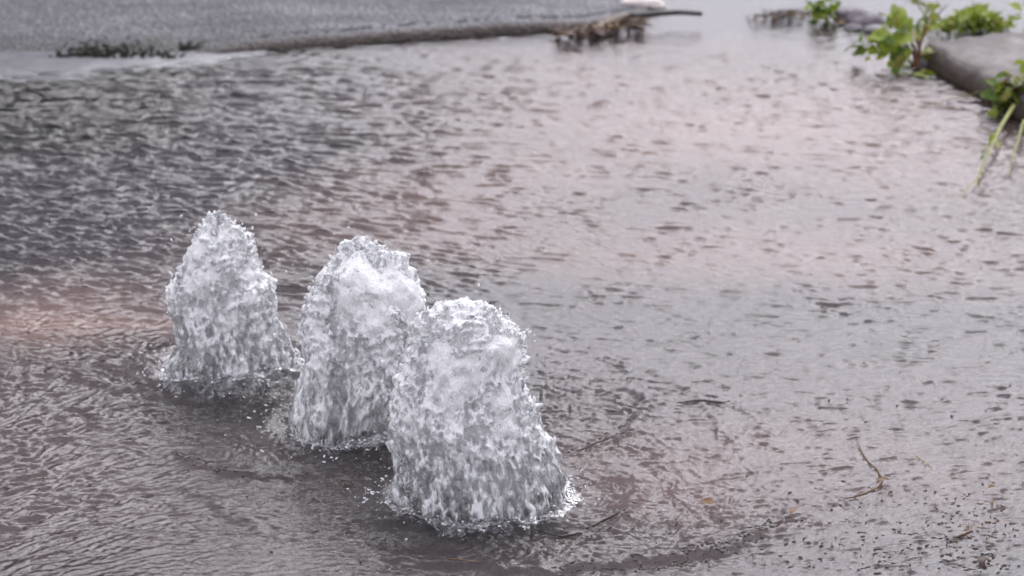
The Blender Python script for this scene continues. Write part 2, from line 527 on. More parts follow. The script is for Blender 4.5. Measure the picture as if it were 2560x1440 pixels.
# full sheet: inner grid plus wider and wider cells outwards
fade = np.ones_like(H)
fade *= np.clip(np.minimum(np.arange(NU), NU-1-np.arange(NU))/14., 0, 1)[None, :]
fade *= np.clip(np.minimum(np.arange(NR), NR-1-np.arange(NR))/10., 0, 1)[:, None]
yall = np.concatenate([yb[yb > .5][::-1], yr, yf])
n0 = int((yb > .5).sum()); n1 = len(yf)
FX = u_all[None, :]*yall[:, None]; FY = np.repeat(yall[:, None], len(u_all), 1)
FZ = np.zeros_like(FX)
FZ[n0:n0+NR, nL:nL+NU] = H*fade
FY[n0:n0+NR, nL:nL+NU] -= LEAN*fade
outer = np.ones_like(FX); outer[n0:n0+NR, nL:nL+NU] = 1-fade
FZ += outer*.004*perlin(FX*9, FY*16, .5, 4)
# close the sheet behind the camera: two coarse rows
xb = u_all*14
for yy in (-1.0, -9.0):
    FX = np.vstack([(xb*1.0)[None, :] if yy < 0 else 0, FX]); FY = np.vstack([np.full((1, len(u_all)), yy), FY])
    FZ = np.vstack([np.zeros((1, len(u_all))), FZ])
wm = np_mesh('water', np.stack([FX, FY, FZ], -1).reshape(-1, 3), grid_faces(*FX.shape))
TBf = np.zeros_like(FX); TBf[n0+2:n0+2+NR, nL:nL+NU] = TB
attr(wm, 'turb', TBf)
water = link_mesh('water', wm, MT['water'])
tag(water, 'shallow rippled grey flood water spreading over the road', kind='structure')

# ------------------------------------------------------------------ the road bed under the water
gx = np.concatenate([-np.geomspace(400, 2.1, 20), np.linspace(-2, 2, 260), np.geomspace(2.1, 400, 20)])
gy = np.concatenate([-np.geomspace(400, 1, 14), np.linspace(1, 2.8, 10), np.linspace(2.85, 7.5, 320), np.geomspace(7.7, 500, 22)])
BX, BY = np.meshgrid(gx, gy)
bz = -.022 + .008*perlin(BX*2.1, BY*2.1, .2, 8)
rr = np.hypot(BX, BY-4)
bz = np.where(rr > 9.0, -.022 + np.clip((rr-9)/3, 0, 1)*.10, bz)
bpx, bpy_ = P(BX, np.maximum(BY, 1.2), -.02)
wx = 120*perlin(BX*3, BY*3, .9, 31) + 60*perlin(BX*9, BY*9, .9, 32)
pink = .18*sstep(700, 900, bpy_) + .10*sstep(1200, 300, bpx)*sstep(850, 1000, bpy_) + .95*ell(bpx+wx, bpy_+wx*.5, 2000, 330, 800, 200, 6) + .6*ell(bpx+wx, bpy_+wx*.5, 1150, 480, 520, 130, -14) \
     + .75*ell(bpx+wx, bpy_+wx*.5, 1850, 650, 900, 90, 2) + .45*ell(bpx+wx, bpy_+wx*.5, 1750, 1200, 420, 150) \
     + .6*ell(bpx+wx, bpy_+wx*.5, 200, 780, 420, 80) + .30*ell(bpx, bpy_, 2400, 1200, 300, 130)  # soft-edged pinkish tint over the bed
tan_tint = .35*ell(bpx, bpy_, 2225, 186, 50, 16) + .8*ell(bpx+wx*.8, bpy_+wx*.35, 60, 842, 260, 46, -3) + .55*ell(bpx+wx, bpy_+wx*.2, 320, 822, 150, 13)
silt_shade = .95*sstep(600, 150, bpx)*sstep(470, 280, bpy_) + .85*ell(bpx, bpy_, 600, 1035, 190, 50) + .6*ell(bpx, bpy_, 930, 1150, 120, 60) + .55*ell(bpx, bpy_, 1250, 1345, 330, 50) \
     + .25*sstep(.1, .45, perlin(BX*5, BY*5, 3.3, 40))*(bpy_ > 820) + .75*ell(bpx, bpy_, 80, 270, 430, 110)  # tree reflection and wave-face darkness painted into the bed, plus random silt patches
far = (rr < 12)
bm_ = np_mesh('road', np.stack([BX, BY, bz], -1).reshape(-1, 3), grid_faces(*BX.shape))
attr(bm_, 'pink', np.clip(pink, 0, 1)*far); attr(bm_, 'tan_tint', np.clip(tan_tint, 0, 1)*far); attr(bm_, 'silt_shade', np.clip(silt_shade, 0, .9)*far)
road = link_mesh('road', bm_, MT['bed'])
tag(road, 'grey asphalt road bed with pinkish patches under the water', kind='structure')

# ------------------------------------------------------------------ raised asphalt edge, upper left
front_px = [(-9000, 150), (-5000, 150), (-1500, 150), (-600, 150), (-200, 150), (0, 143), (150, 143), (300, 144), (450, 143), (560, 138), (700, 128), (900, 111), (1100, 95), (1300, 82), (1420, 74), (1520, 58), (1600, 38), (1650, 10), (1690, -60)]
fr = [G(a, b, 0.0) for a, b in front_px]
# resample
pts = []
for a, b in zip(fr[:-1], fr[1:]):
    n = max(2, int((b-a).length/(.012 if a.x > -1.6 else .05)))
    for i in range(n): pts.append(a.lerp(b, i/n))
pts.append(fr[-1])
px_ = np.array([[p.x, p.y] for p in pts])
px_[:, 1] += .012*perlin(px_[:, 0]*9, px_[:, 1]*9, .1, 3) + .006*perlin(px_[:, 0]*40, .4, .1, 4)
back = np.stack([px_[:, 0]*1.9 + .3, np.full(len(px_), 13.5)], -1)
rows = []; facea = []
ppx, ppy = P(px_[:, 0], px_[:, 1])
top = .007 + .014*sstep(430, 650, ppx) - .014*sstep(1250, 1600, ppx)
prof = [(0, -.04, 1), (0, -.004, 1), (.003, .55, 1), (.010, .9, .7), (.022, 1.0, .15), (.035, 1.04, 0), (.06, 1.05, 0)]
for off, z, f in prof:
    zz = np.full(len(px_), z) if z < 0 else top*z
    rows.append(np.stack([px_[:, 0] - off*.3, px_[:, 1]+off, zz], -1)); facea.append(np.full(len(px_), f))
for t in np.linspace(.01, 1, 150)**1.7:
    q = px_*(1-t) + back*t; q[:, 1] += .06*(1-t)
    z = top*(1.05*(1-t)) + .07*t + .006*perlin(q[:, 0]*5, q[:, 1]*5, .3, 6)*min(1, t*8) + .0035*perlin(q[:, 0]*70, q[:, 1]*70, .3, 7)
    rows.append(np.stack([q[:, 0], q[:, 1], z], -1)); facea.append(np.zeros(len(px_)))
rows.append(np.stack([back[:, 0], back[:, 1]+.05, np.full(len(px_), -.05)], -1)); facea.append(np.zeros(len(px_)))
rw = np.array(rows)
lm = np_mesh('raised_road_edge', rw.reshape(-1, 3), grid_faces(rw.shape[0], rw.shape[1]))
attr(lm, 'face', np.array(facea)*.8)
lpx, lpy = P(rw[..., 0], np.maximum(rw[..., 1], 1), rw[..., 2])
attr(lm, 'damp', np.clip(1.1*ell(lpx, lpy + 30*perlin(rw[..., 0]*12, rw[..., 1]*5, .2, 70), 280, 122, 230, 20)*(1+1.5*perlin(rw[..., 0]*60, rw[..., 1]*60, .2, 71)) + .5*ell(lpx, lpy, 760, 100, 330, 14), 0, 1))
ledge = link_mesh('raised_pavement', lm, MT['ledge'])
tag(ledge, 'rough grey wet asphalt rising out of the water behind', kind='structure')

# pale strip added so the water's edge stays light along the raised asphalt
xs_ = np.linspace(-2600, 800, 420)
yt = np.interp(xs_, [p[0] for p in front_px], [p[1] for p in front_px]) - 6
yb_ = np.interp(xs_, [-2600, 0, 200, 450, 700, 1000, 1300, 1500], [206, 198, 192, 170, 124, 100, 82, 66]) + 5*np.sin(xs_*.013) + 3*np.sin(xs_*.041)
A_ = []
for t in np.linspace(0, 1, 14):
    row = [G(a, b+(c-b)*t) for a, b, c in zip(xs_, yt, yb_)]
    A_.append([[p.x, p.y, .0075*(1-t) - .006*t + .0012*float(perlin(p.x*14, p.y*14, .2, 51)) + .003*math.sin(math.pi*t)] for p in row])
am = np_mesh('light_band', np.array(A_).reshape(-1, 3), grid_faces(14, 420))
apron = link_mesh('light_band', am, mat_simple('wet pale light band', (.045, .043, .052), (.11, .107, .122), 22, .38, .3))
tag(apron, 'pale strip added to hold the light band of water along the raised asphalt', kind='structure')

# ------------------------------------------------------------------ generic small-shape builders
def tube(pts, radii, sides=6, ell_=1.0):
    bm = bmesh.new(); rings = []
    pts = [Vector(p) for p in pts]
    for i, p in enumerate(pts):
        d = (pts[min(i+1, len(pts)-1)] - pts[max(i-1, 0)])
        if d.length < 1e-9: d = Vector((0, 0, 1))
        d.normalize()
        a = d.cross(Vector((0, 0, 1)));
        if a.length < .05: a = d.cross(Vector((0, 1, 0)))
        a.normalize(); b = d.cross(a)
        r = radii[i] if hasattr(radii, '__len__') else radii
        rings.append([bm.verts.new(p + (a*math.cos(2*math.pi*k/sides) + b*math.sin(2*math.pi*k/sides)*ell_)*r) for k in range(sides)])
    for r0, r1 in zip(rings[:-1], rings[1:]):
        for k in range(sides):
            bm.faces.new((r0[k], r0[(k+1) % sides], r1[(k+1) % sides], r1[k]))
    bm.faces.new(rings[0][::-1]); bm.faces.new(rings[-1])
    me = bpy.data.meshes.new('m'); bm.to_mesh(me); bm.free()
    return me

def curve_pts(ctrl, n=12, jit=0.0):
    """Catmull-Rom through control points"""
    c = [Vector(p) for p in ctrl]; c = [c[0]*2-c[1]] + c + [c[-1]*2-c[-2]]
    o = []
    for i in range(1, len(c)-2):
        for k in range(n):
            t = k/n; p0, p1, p2, p3 = c[i-1:i+3]
            o.append(.5*((2*p1) + (p2-p0)*t + (2*p0-5*p1+4*p2-p3)*t*t + (3*p1-p0-3*p2+p3)*t**3))
    o.append(c[-2])
    if jit:
        o = [p + Vector((random.gauss(0, jit), random.gauss(0, jit), random.gauss(0, jit*.5))) for p in o]
    return o

def leaf_mesh(L, W, lobes=0, curl=.25, fold=.25, n=7, notch=0.0):
    """a leaf along +X from its base, with midrib fold and droop"""
    vs = []; fs = []
    for i in range(n):
        t = i/(n-1)
        w = W*.5*math.sin(math.pi*min(1, t*.94+.03))**.75*(1.15-.45*t)
        if lobes: w *= 1 - .28*(i % 2)
        z = curl*L*(t*(1-t)*1.2 - .55*t*t)
        for s in (-1, -.5, 0, .5, 1):
            vs.append((t*L + (abs(s) == 1)*lobes*.04*L, s*w, z + fold*abs(s)*w*.8 + .04*L*math.sin(7*t+s)))
    for i in range(n-1):
        for k in range(4):
            a = i*5+k; fs.append((a, a+1, a+6, a+5))
    me = bpy.data.meshes.new('leaf'); me.from_pydata(vs, [], fs); me.update()
    return me

def rock_mesh(r, sx, sy, sz, seed, sub=3, rough=.35):
    bm = bmesh.new(); bmesh.ops.create_icosphere(bm, subdivisions=sub, radius=1)
    co = np.array([v.co[:] for v in bm.verts])
    d = 1 + rough*perlin(co[:, 0]*1.3, co[:, 1]*1.3, co[:, 2]*1.3 + seed, seed)*1.4 + rough*.4*perlin(co[:, 0]*4, co[:, 1]*4, co[:, 2]*4, seed+1)
    for v, k in zip(bm.verts, d):
        v.co = Vector((v.co.x*sx, v.co.y*sy, v.co.z*sz))*k*r
    me = bpy.data.meshes.new('rock'); bm.to_mesh(me); bm.free()
    return me

def local(pts, base):
    return [Vector(p)-Vector(base) for p in pts]

# ------------------------------------------------------------------ the three spouts
_ico = {}
def ico(sub):
    if sub not in _ico:
        bm = bmesh.new(); bmesh.ops.create_icosphere(bm, subdivisions=sub, radius=1)
        bm.verts.ensure_lookup_table()
        _ico[sub] = (np.array([v.co[:] for v in bm.verts]), np.array([[v.index for v in f.verts] for f in bm.faces])); bm.free()
    return _ico[sub]

def drops_mesh(name, cen, rad, stretch, axis):
    """many droplets joined in one mesh: cen (n,3), rad (n,), stretch (n,), axis (n,3)"""
    bv, bf = ico(1)
    n = len(cen)
    ax = axis/np.linalg.norm(axis, axis=1, keepdims=True)
    dots = np.einsum('vk,nk->nv', bv, ax)
    v = bv[None]*rad[:, None, None] + ax[:, None, :]*(dots*(stretch-1)[:, None]*rad[:, None])[..., None]
    v = v + .18*rad[:, None, None]*rng.normal(0, 1, v.shape)
    v = v + cen[:, None, :]
    f = bf[None] + (np.arange(n)*len(bv))[:, None, None]
    return np_mesh(name, v.reshape(-1, 3), f.reshape(-1, 3))

def make_jet(key, label, seed, clear_lo, clear_hi, ndrop):
    J = JETS[key]; p = J['p']
    root = empty('water_jet', (p.x, p.y, 0), label, 'water jet', 'jets of water bubbling up from the flooded road')
    ys, xl, xr = np.array(J['prof'], float).T
    zc = np.array([V(0, y, p.y).z for y in ys])
    wl = np.array([V(x, y, p.y).x for x, y in zip(xl, ys)]); wr = np.array([V(x, y, p.y).x for x, y in zip(xr, ys)])
    o = np.argsort(zc); zc, wl, wr = zc[o], wl[o], wr[o]
    ztop = zc[-1]; NZ, NT = 250, 340
    z = np.linspace(-.02, ztop, NZ)
    L_ = np.interp(z, zc, wl); R_ = np.interp(z, zc, wr)
    for _ in range(6):
        L_[1:-1] = (L_[:-2]+L_[1:-1]*2+L_[2:])/4; R_[1:-1] = (R_[:-2]+R_[1:-1]*2+R_[2:])/4
    cx = (L_+R_)/2; a = (R_-L_)/2; b = a*(.82 - .40*sstep(.5, 1, z/ztop))
    th = np.linspace(0, 2*math.pi, NT, endpoint=False)
    ct, st = np.cos(th), np.sin(th)
    def surf(sc, seed, a1, a2, a3, a4):
        Zg = np.repeat(z[:, None], NT, 1); tt = Zg/ztop
        nx = ct[None]*np.ones_like(Zg); ny = st[None]*np.ones_like(Zg)
        cap0 = .06+.94*np.sqrt(1-(1-np.clip((ztop-Zg)/.045, 0, 1))**2)
        X0 = a[:, None]*ct[None]*sc*cap0; Y0 = b[:, None]*st[None]*sc*cap0
        zs = .22 + .65*tt                       # streaky low down, blobby at the top
        d = a1*perlin(X0*17, Y0*17, Zg*13, seed) + a2*perlin(X0*48, Y0*48, Zg*48*zs, seed+1) \
            + a3*perlin(X0*105, Y0*105, Zg*105*zs, seed+2) + a4*perlin(X0*210, Y0*210, Zg*210*zs, seed+3)
        d = d + a2*.9*np.abs(perlin(X0*70, Y0*70, Zg*70*zs, seed+4))
        cap = np.sqrt(1-(1-np.clip((ztop-Zg)/.045, 0, 1))**2)
        # near the very top pull together into a rounded crown
        Xw = cx[:, None] + X0 + nx*d*(.3+.7*cap); Yw = Y0 + ny*d*(.3+.7*cap)
        Zw = Zg + d*.55*tt + .012*perlin(X0*26, Y0*26, .3, seed+9)*tt*2
        return Xw, Yw, Zw, tt, d
    vs = surf(.975, seed, .026, .011, .0105, .0036)
    Xw, Yw, Zw, tt, d = vs
    v = np.stack([Xw-p.x, Yw, Zw], -1).reshape(-1, 3)
    v = np.vstack([v, [[cx[-1]-p.x, 0, ztop+.003]]])
    f = grid_faces(NZ, NT, True)
    ti = np.arange(NT); capf = np.stack([(NZ-1)*NT+ti, (NZ-1)*NT+(ti+1) % NT, np.full(NT, NZ*NT), np.full(NT, NZ*NT)], -1)
    me = np_mesh('sheet', v, f)
    bm = bmesh.new(); bm.from_mesh(me); bm.verts.ensure_lookup_table()
    for k in range(NT):
        bm.faces.new((bm.verts[(NZ-1)*NT+k], bm.verts[(NZ-1)*NT+(k+1) % NT], bm.verts[NZ*NT]))
    bm.to_mesh(me); bm.free()
    Xn = Xw*1.0
    cl = clear_hi + (clear_lo-clear_hi)*np.exp(-(tt/.33)**2) + 1.0*perlin(Xw*30, Yw*30, Zw*22, seed+20)
    cl = np.append(np.clip(cl, .05, 1).ravel(), .5)
    attr(me, 'clear', cl)
    link_mesh('water_sheet', me, MT['jet'], root)
    # frothy core
    a_keep = (a.copy(), b.copy())
    NZc, NTc = 70, 90
    zi = np.linspace(-.02, ztop*.93, NZc); thc = np.linspace(0, 2*math.pi, NTc, endpoint=False)
    ac = np.interp(zi, z, a)*.92; cc = np.interp(zi, z, cx)
    X0 = ac[:, None]*np.cos(thc)[None]; Y0 = ac[:, None]*.8*np.sin(thc)[None]; Z0 = np.repeat(zi[:, None], NTc, 1)
    tc = Z0/ztop
    d = .022*perlin(X0*26, Y0*26, Z0*18, seed+30) + .012*perlin(X0*80, Y0*80, Z0*50, seed+31)
    shrink = (.55+.45*sstep(0, .45, tc))*np.clip((1.0-tc/.94)/.12, 0, 1)**.5
    v = np.stack([cc[:, None]-p.x + X0*shrink + np.cos(thc)[None]*d, Y0*shrink + np.sin(thc)[None]*d, Z0], -1).reshape(-1, 3)
    me = np_mesh('core', v, grid_faces(NZc, NTc, True))
    attr(me, 'clear', np.clip(.9 - 1.5*tc, 0, 1))
    link_mesh('frothy_core', me, MT['core'], root)
    # droplets on and off the surface
    n = ndrop
    ii = (rng.random(n)**.6*NZ*.985).astype(int).clip(3, NZ-1); jj = (rng.random(n)*NT).astype(int)
    off = np.abs(rng.normal(0, .0030, n)) - .0008
    fly = rng.random(n) < .12
    off = off*.6 + fly*rng.random(n)**2*.045
    C = np.stack([Xw[ii, jj]-p.x + ct[jj]*off, Yw[ii, jj] + st[jj]*off, Zw[ii, jj] + off*.5*(ii/NZ)], -1)
    rad = (.0007 + .0030*rng.random(n)**3.2)*(1-.35*fly)
    tz = ii/NZ
    stx = 1 + (1-tz)*3.6*rng.random(n) + rng.random(n)*.5
    ax = np.stack([ct[jj]*.35 + rng.normal(0, .25, n), st[jj]*.35, np.ones(n)*(1.1-.6*tz)], -1)
    half = rng.random(n) < .85 - .5*tz
    for msk, mt, nm in ((half, MT['drop'], 'droplets'), (~half, MT['foam'], 'foam_droplets')):
        o_ = link_mesh(nm, drops_mesh(nm, C[msk], rad[msk], stx[msk], ax[msk]), mt, root); o_['kind'] = 'stuff'
    # torn, foaming skirt where the falling water meets the surface
    bw = (R_[8]-L_[8])/2; NTf, NRf = 420, 60
    thf = np.linspace(0, 2*math.pi, NTf, endpoint=False); tr = np.linspace(0, 1, NRf)
    wob = 1 + .16*perlin(np.cos(thf)*1.7, np.sin(thf)*1.7, .3, seed+50) + .10*perlin(np.cos(thf)*6, np.sin(thf)*6, .3, seed+51)
    out_ = (.08 + .18*(.5 + perlin(np.cos(thf)*2.2, np.sin(thf)*2.2, 4.4, seed+52)))
    RR = bw*(.80 + tr[:, None]*(.20 + out_[None]))*wob[None]
    Xf = cx[8] + RR*np.cos(thf)[None]; Yf = p.y + RR*.84*np.sin(thf)[None]
    ls, lp = np.log(np.clip(Yf, 2.96, 6.8)/2.95)/dl, (Xf/Yf + .215)/du
    Hf = H[np.clip(ls.astype(int), 0, NR-1), np.clip(lp.astype(int), 0, NU-1)]
    env = np.sin(math.pi*np.clip(tr*.9+.1, 0, 1))[:, None]**.8
    nf = .020*np.abs(perlin(Xf*38, Yf*38, .3, seed+53)) + .013*perlin(Xf*90, Yf*90, .3, seed+54) + .007*perlin(Xf*190, Yf*190, .3, seed+55)
    brk = sstep(-.12, .22, perlin(np.cos(thf)*3.1, np.sin(thf)*3.1, 7.7, seed+57))[None]
    Zf = Hf - .006 + env*(.002 + nf*(.45-.25*tr[:, None]))*(.55+.6*brk)
    mf = np_mesh('skirt', np.stack([Xf-p.x, Yf-p.y, Zf], -1).reshape(-1, 3), grid_faces(NRf, NTf, True))
    attr(mf, 'clear', np.clip(1.25 + 1.6*perlin(Xf*26, Yf*26, .3, seed+56) + .5*tr[:, None], .5, 2.2))
    link_mesh('foam_skirt', mf, MT['jet'], root)
    # splashing round the foot
    n = 360
    ph = rng.random(n)*2*math.pi; ra = np.abs(rng.normal(.128, .024, n))
    x = p.x + ra*np.cos(ph); y = p.y + ra*.9*np.sin(ph)
    z_ = np.array([height(q, r_) for q, r_ in zip(x, y)]) + np.abs(rng.normal(0, .004, n)) + .0008
    C = np.stack([x-p.x, y-p.y, z_], -1)
    o_ = link_mesh('splash_droplets', drops_mesh('splash', C, .0005+.0011*rng.random(n)**2, 1+1.6*rng.random(n), rng.normal(0, 1, (n, 3))*np.array([[1, .5, .3]])), MT['foam'], root)
    o_['kind'] = 'stuff'
    return root

make_jet('left', 'pointed frothy water jet at left, farthest back of the three', 100, 1.0, .55, 800)
make_jet('mid', 'tall rounded frothy water jet in the middle of the three', 200, .9, .5, 800)
make_jet('front', 'wide double-humped water jet, nearest and rightmost of the three', 300, 1.15, .5, 1000)

# ------------------------------------------------------------------ kerb slab, upper right
KH = .052
k_front = [G(2322, 172), G(2400, 205), G(2500, 262), G(2620, 330), G(2900, 490)]
k0 = G(2322, 172)
fdir = (k_front[-1]-k_front[0]).normalized()
nrm = Vector((-fdir.y, fdir.x, 0))
if nrm.y < 0: nrm = -nrm
root = empty('kerb_stone', (k0.x, k0.y, 0), 'weathered grey concrete kerb slab with stained front edge at upper right', 'kerb')
def slab(x0, x1, seed, parent):
    # section across: rounded top front edge
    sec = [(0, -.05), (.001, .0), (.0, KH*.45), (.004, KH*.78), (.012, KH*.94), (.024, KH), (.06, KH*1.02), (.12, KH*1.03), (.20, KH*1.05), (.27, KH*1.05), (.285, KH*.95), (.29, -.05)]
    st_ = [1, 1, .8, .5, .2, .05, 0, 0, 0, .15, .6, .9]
    # densify
    sec2 = []; s2 = []
    for (a, b), (c, d), u0, u1 in zip(sec[:-1], sec[1:], st_[:-1], st_[1:]):
        for k in range(4):
            t = k/4; sec2.append((a+(c-a)*t, b+(d-b)*t)); s2.append(u0+(u1-u0)*t)
    sec2.append(sec[-1]); s2.append(st_[-1])
    xs = np.concatenate([[0], [.004, .010, .02], np.linspace(.03, x1-x0-.02, 110), [x1-x0-.008, x1-x0]]) + x0
    V_ = []; A_ = []
    for x in xs:
        e = min(x-x0, x1-x); rnd = 1-.22*math.exp(-(e/.012)**2)*1.0
        for (a, b), s_ in zip(sec2, s2):
            if x in (xs[0], xs[-1]): aa = .012+a*.92; bb = b*.8 if b > 0 else b
            else: aa = a; bb = b
            n_ = .009*perlin(x*9, a*9, b*20, seed) + .007*perlin(x*34, a*34, b*40, seed+1) + .004*perlin(x*90, a*90, b*90, seed+2)
            q = k0 + fdir*x + nrm*(aa + n_) + Vector((0, 0, bb + n_*.7*(b > 0)))
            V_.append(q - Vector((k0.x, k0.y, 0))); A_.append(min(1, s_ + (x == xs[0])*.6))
    nn = len(sec2)
    V_ = np.array(V_)
    c0 = len(V_); V_ = np.vstack([V_, V_[:nn].mean(0), V_[-nn:].mean(0)]); A_ += [.9, .9]
    f = grid_faces(len(xs), nn)
    me = np_mesh('slab', V_, f)
    bm = bmesh.new(); bm.from_mesh(me); bm.verts.ensure_lookup_table()
    for k in range(nn-1):
        bm.faces.new((bm.verts[k], bm.verts[k+1], bm.verts[c0])); 
        bm.faces.new((bm.verts[c0-nn+k+1], bm.verts[c0-nn+k], bm.verts[c0+1]))
    bmesh.ops.recalc_face_normals(bm, faces=bm.faces)
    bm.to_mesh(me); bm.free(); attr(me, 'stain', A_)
    return link_mesh('slab', me, MT['concrete'], parent)
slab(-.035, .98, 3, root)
# broken lump at its end
lump = link_mesh('broken_corner', rock_mesh(.022, 1.3, 1.0, .8, 9), MT['stone'], root)
lump.location = (.0, .03, .012)

# ------------------------------------------------------------------ plants
LM = {k: [leaf_mesh(1, w_, lb, cu, fo) for w_, lb, cu, fo in ((.55, 0, .3, .3), (.42, 1, .5, .25), (.7, 1, .2, .2))] for k in ('leaf', 'leaf_dark', 'leaf_yellow', 'dry', 'tan')}
for k, l in LM.items():
    for me in l:
        me.materials.append(MT[k]); me.polygons.foreach_set('use_smooth', [True]*len(me.polygons))

def put_leaf(parent, pos, L, yaw, pitch, roll=0, kind='leaf', var=None, wid=1.0, name='leaf'):
    o = bpy.data.objects.new(name, random.choice(LM[kind]) if var is None else LM[kind][var])
    COL.objects.link(o); o.parent = parent
    o.location = pos; o.rotation_euler = (R(roll), R(-pitch), R(yaw)); o.scale = (L, L*wid, L)
    return o

def stem(parent, ctrl, r0, r1, mat='stem', name='stem', sides=6, n=6):
    pts = curve_pts(ctrl, n)
    rad = [r0+(r1-r0)*i/(len(pts)-1) for i in range(len(pts))]
    return link_mesh(name, tube(pts, rad, sides), MT[mat], parent)

def weed(base_px, z0, leaves, label, stems=(), name='weed_plant', kind='leaf', cat='weed'):
    """leaves: (px, py, length_px, yaw, pitch, kind); placed in the upright plane through the base"""
    b = G(*base_px, z0)
    root = empty(name, b, label, cat)
    for lf in leaves:
        px, py, Lp, yaw, pit, kd = lf[:6]
        dy = lf[6] if len(lf) > 6 else random.uniform(-.03, .03)
        q = V(px, py, b.y+dy)
        L = Lp*1.0*(q-Vector((0, 0, CAM_H))).length/F
        put_leaf(root, q-b, L, yaw, pit, random.uniform(-55, 25), kd, None, 1.25)
    for s_ in stems:
        c = [V(px, py, b.y + (k*.004)) - b for k, (px, py) in enumerate(s_[0])]
        stem(root, c, s_[1], s_[1]*.5, s_[2])
    return root

# leafy weed rooted at the end of the slab
L1 = [(2160, 112, 52, 175, -10, 'leaf_dark'), (2150, 95, 40, 100, 10, 'leaf_dark'), (2165, 118, 38, 215, -20, 'leaf_dark'),
      (2235, 88, 62, 185, 0, 'leaf'), (2250, 105, 60, 200, -10, 'leaf'), (2215, 100, 50, 170, 5, 'leaf'),
      (2245, 80, 60, 110, 55, 'leaf'), (2255, 62, 50, 80, 60, 'leaf'), (2235, 60, 46, 150, 40, 'leaf'),
      (2270, 118, 60, 215, -20, 'leaf_dark'), (2262, 140, 48, 230, -30, 'leaf_dark'), (2255, 150, 40, 190, -25, 'leaf'),
      (2285, 105, 70, 160, 10, 'leaf'), (2295, 85, 52, 60, 60, 'leaf_dark'), (2315, 60, 48, 70, 70, 'leaf_dark'),
      (2300, 135, 45, 330, -15, 'leaf_yellow'), (2310, 130, 48, 20, -5, 'leaf_yellow'), (2280, 150, 50, 260, -30, 'leaf_dark'),
      (2250, 120, 55, 180, -5, 'leaf_dark'), (2225, 130, 40, 200, -20, 'leaf'), (2320, 75, 40, 110, 50, 'leaf_yellow'),
      (2270, 90, 56, 135, 30, 'leaf_dark'), (2240, 45, 42, 95, 50, 'leaf'), (2200, 108, 44, 190, 0, 'leaf_dark'), (2190, 118, 40, 240, -10, 'leaf')]
L1 = [l for l in L1] + [(a+random.gauss(0, 14), b_+random.gauss(0, 11), c*random.uniform(.5, .85), d+random.uniform(-60, 60), e+random.uniform(-25, 25), random.choice([k, 'leaf', 'leaf_yellow'])) for a, b_, c, d, e, k in L1*2]
weed((2290, 168), .0, L1, 'leafy green weed with reddish stems rooted at the left end of the kerb slab',
     [([(2290, 168), (2280, 130), (2240, 100), (2170, 108)], .004, 'stem'), ([(2290, 168), (2286, 120), (2262, 80), (2245, 45)], .004, 'stem'),
      ([(2292, 168), (2298, 120), (2312, 80), (2320, 40)], .004, 'stem'), ([(2288, 168), (2270, 150), (2250, 140)], .003, 'stem'),
      ([(2294, 166), (2300, 140), (2296, 110), (2285, 85)], .005, 'stem')])
# trailing bits below it
L1b = [(2265, 182, 36, 180, -5, 'leaf_dark'), (2285, 188, 40, 350, -5, 'leaf'), (2300, 180, 34, 20, 0, 'leaf_yellow'), (2250, 176, 26, 200, 0, 'leaf_dark'), (2310, 186, 30, 10, -5, 'leaf')]
weed((2275, 186), .0, L1b, 'small flat green sprig floating just below the kerb end', [([(2255, 186), (2275, 184), (2310, 184)], .002, 'gstem')])
# bright low plant on top behind the slab edge
L2 = []
for i in range(170):
    px = random.triangular(2335, 2530, 2440); py = 84 - random.random()*52*math.sin(math.pi*min(1, max(.12, (px-2320)/220)))
    L2.append((px, py, random.uniform(24, 44), random.uniform(0, 360), random.uniform(0, 65), random.choice(['leaf']*5+['leaf_dark', 'leaf_yellow']), random.uniform(-.07, .10)))
weed((2430, 88), .0, L2, 'bright green low spreading weed growing along the back of the kerb slab',
     [([(2345, 88), (2335, 60), (2300, 20), (2290, -10)], .0035, 'straw'), ([(2380, 86), (2350, 50), (2318, 14), (2280, 8)], .003, 'gstem'),
      ([(2430, 88), (2440, 50), (2432, 0)], .003, 'gstem'), ([(2350, 80), (2400, 60), (2450, 66)], .003, 'stem')])
L2b = [(px, py, random.uniform(28, 44), random.uniform(0, 360), random.uniform(5, 60), 'leaf', random.uniform(-.04, .05))
       for px, py in [(2535, 60), (2550, 50), (2560, 66), (2545, 40), (2556, 30), (2570, 40), (2590, 56), (2580, 30), (2530, 48), (2566, 20)]]
weed((2565, 75), .0, L2b, 'green weed cut by the right edge of the frame beside the bright spreading weed')
L2c = [(px, py, random.uniform(22, 40), random.uniform(100, 260), random.uniform(10, 60), random.choice(['leaf_yellow', 'leaf', 'leaf_dark']), random.uniform(-.02, .02))
       for px, py in [(2300, 20), (2290, 5), (2310, 10), (2335, 28), (2320, 12), (2350, 20), (2296, -4), (2345, 6)]]
weed((2330, 60), .0, L2c, 'yellowish thin upright weed with bent stalks behind the kerb slab', [([(2330, 60), (2325, 30), (2295, 0), (2285, -30)], .003, 'straw'), ([(2330, 60), (2350, 30), (2370, 10)], .0025, 'stem')])
# small round clump by the stones
L3 = [(2065+random.gauss(0, 16), 34+random.gauss(0, 11), random.uniform(24, 36), random.uniform(0, 360), random.uniform(0, 50), random.choice(['leaf', 'leaf_dark']), random.uniform(-.02, .02)) for _ in range(40)]
weed((2068, 56), .0, L3, 'small round olive green weed clump beside the purplish stones', [([(2068, 56), (2066, 40), (2060, 20)], .003, 'stem')])
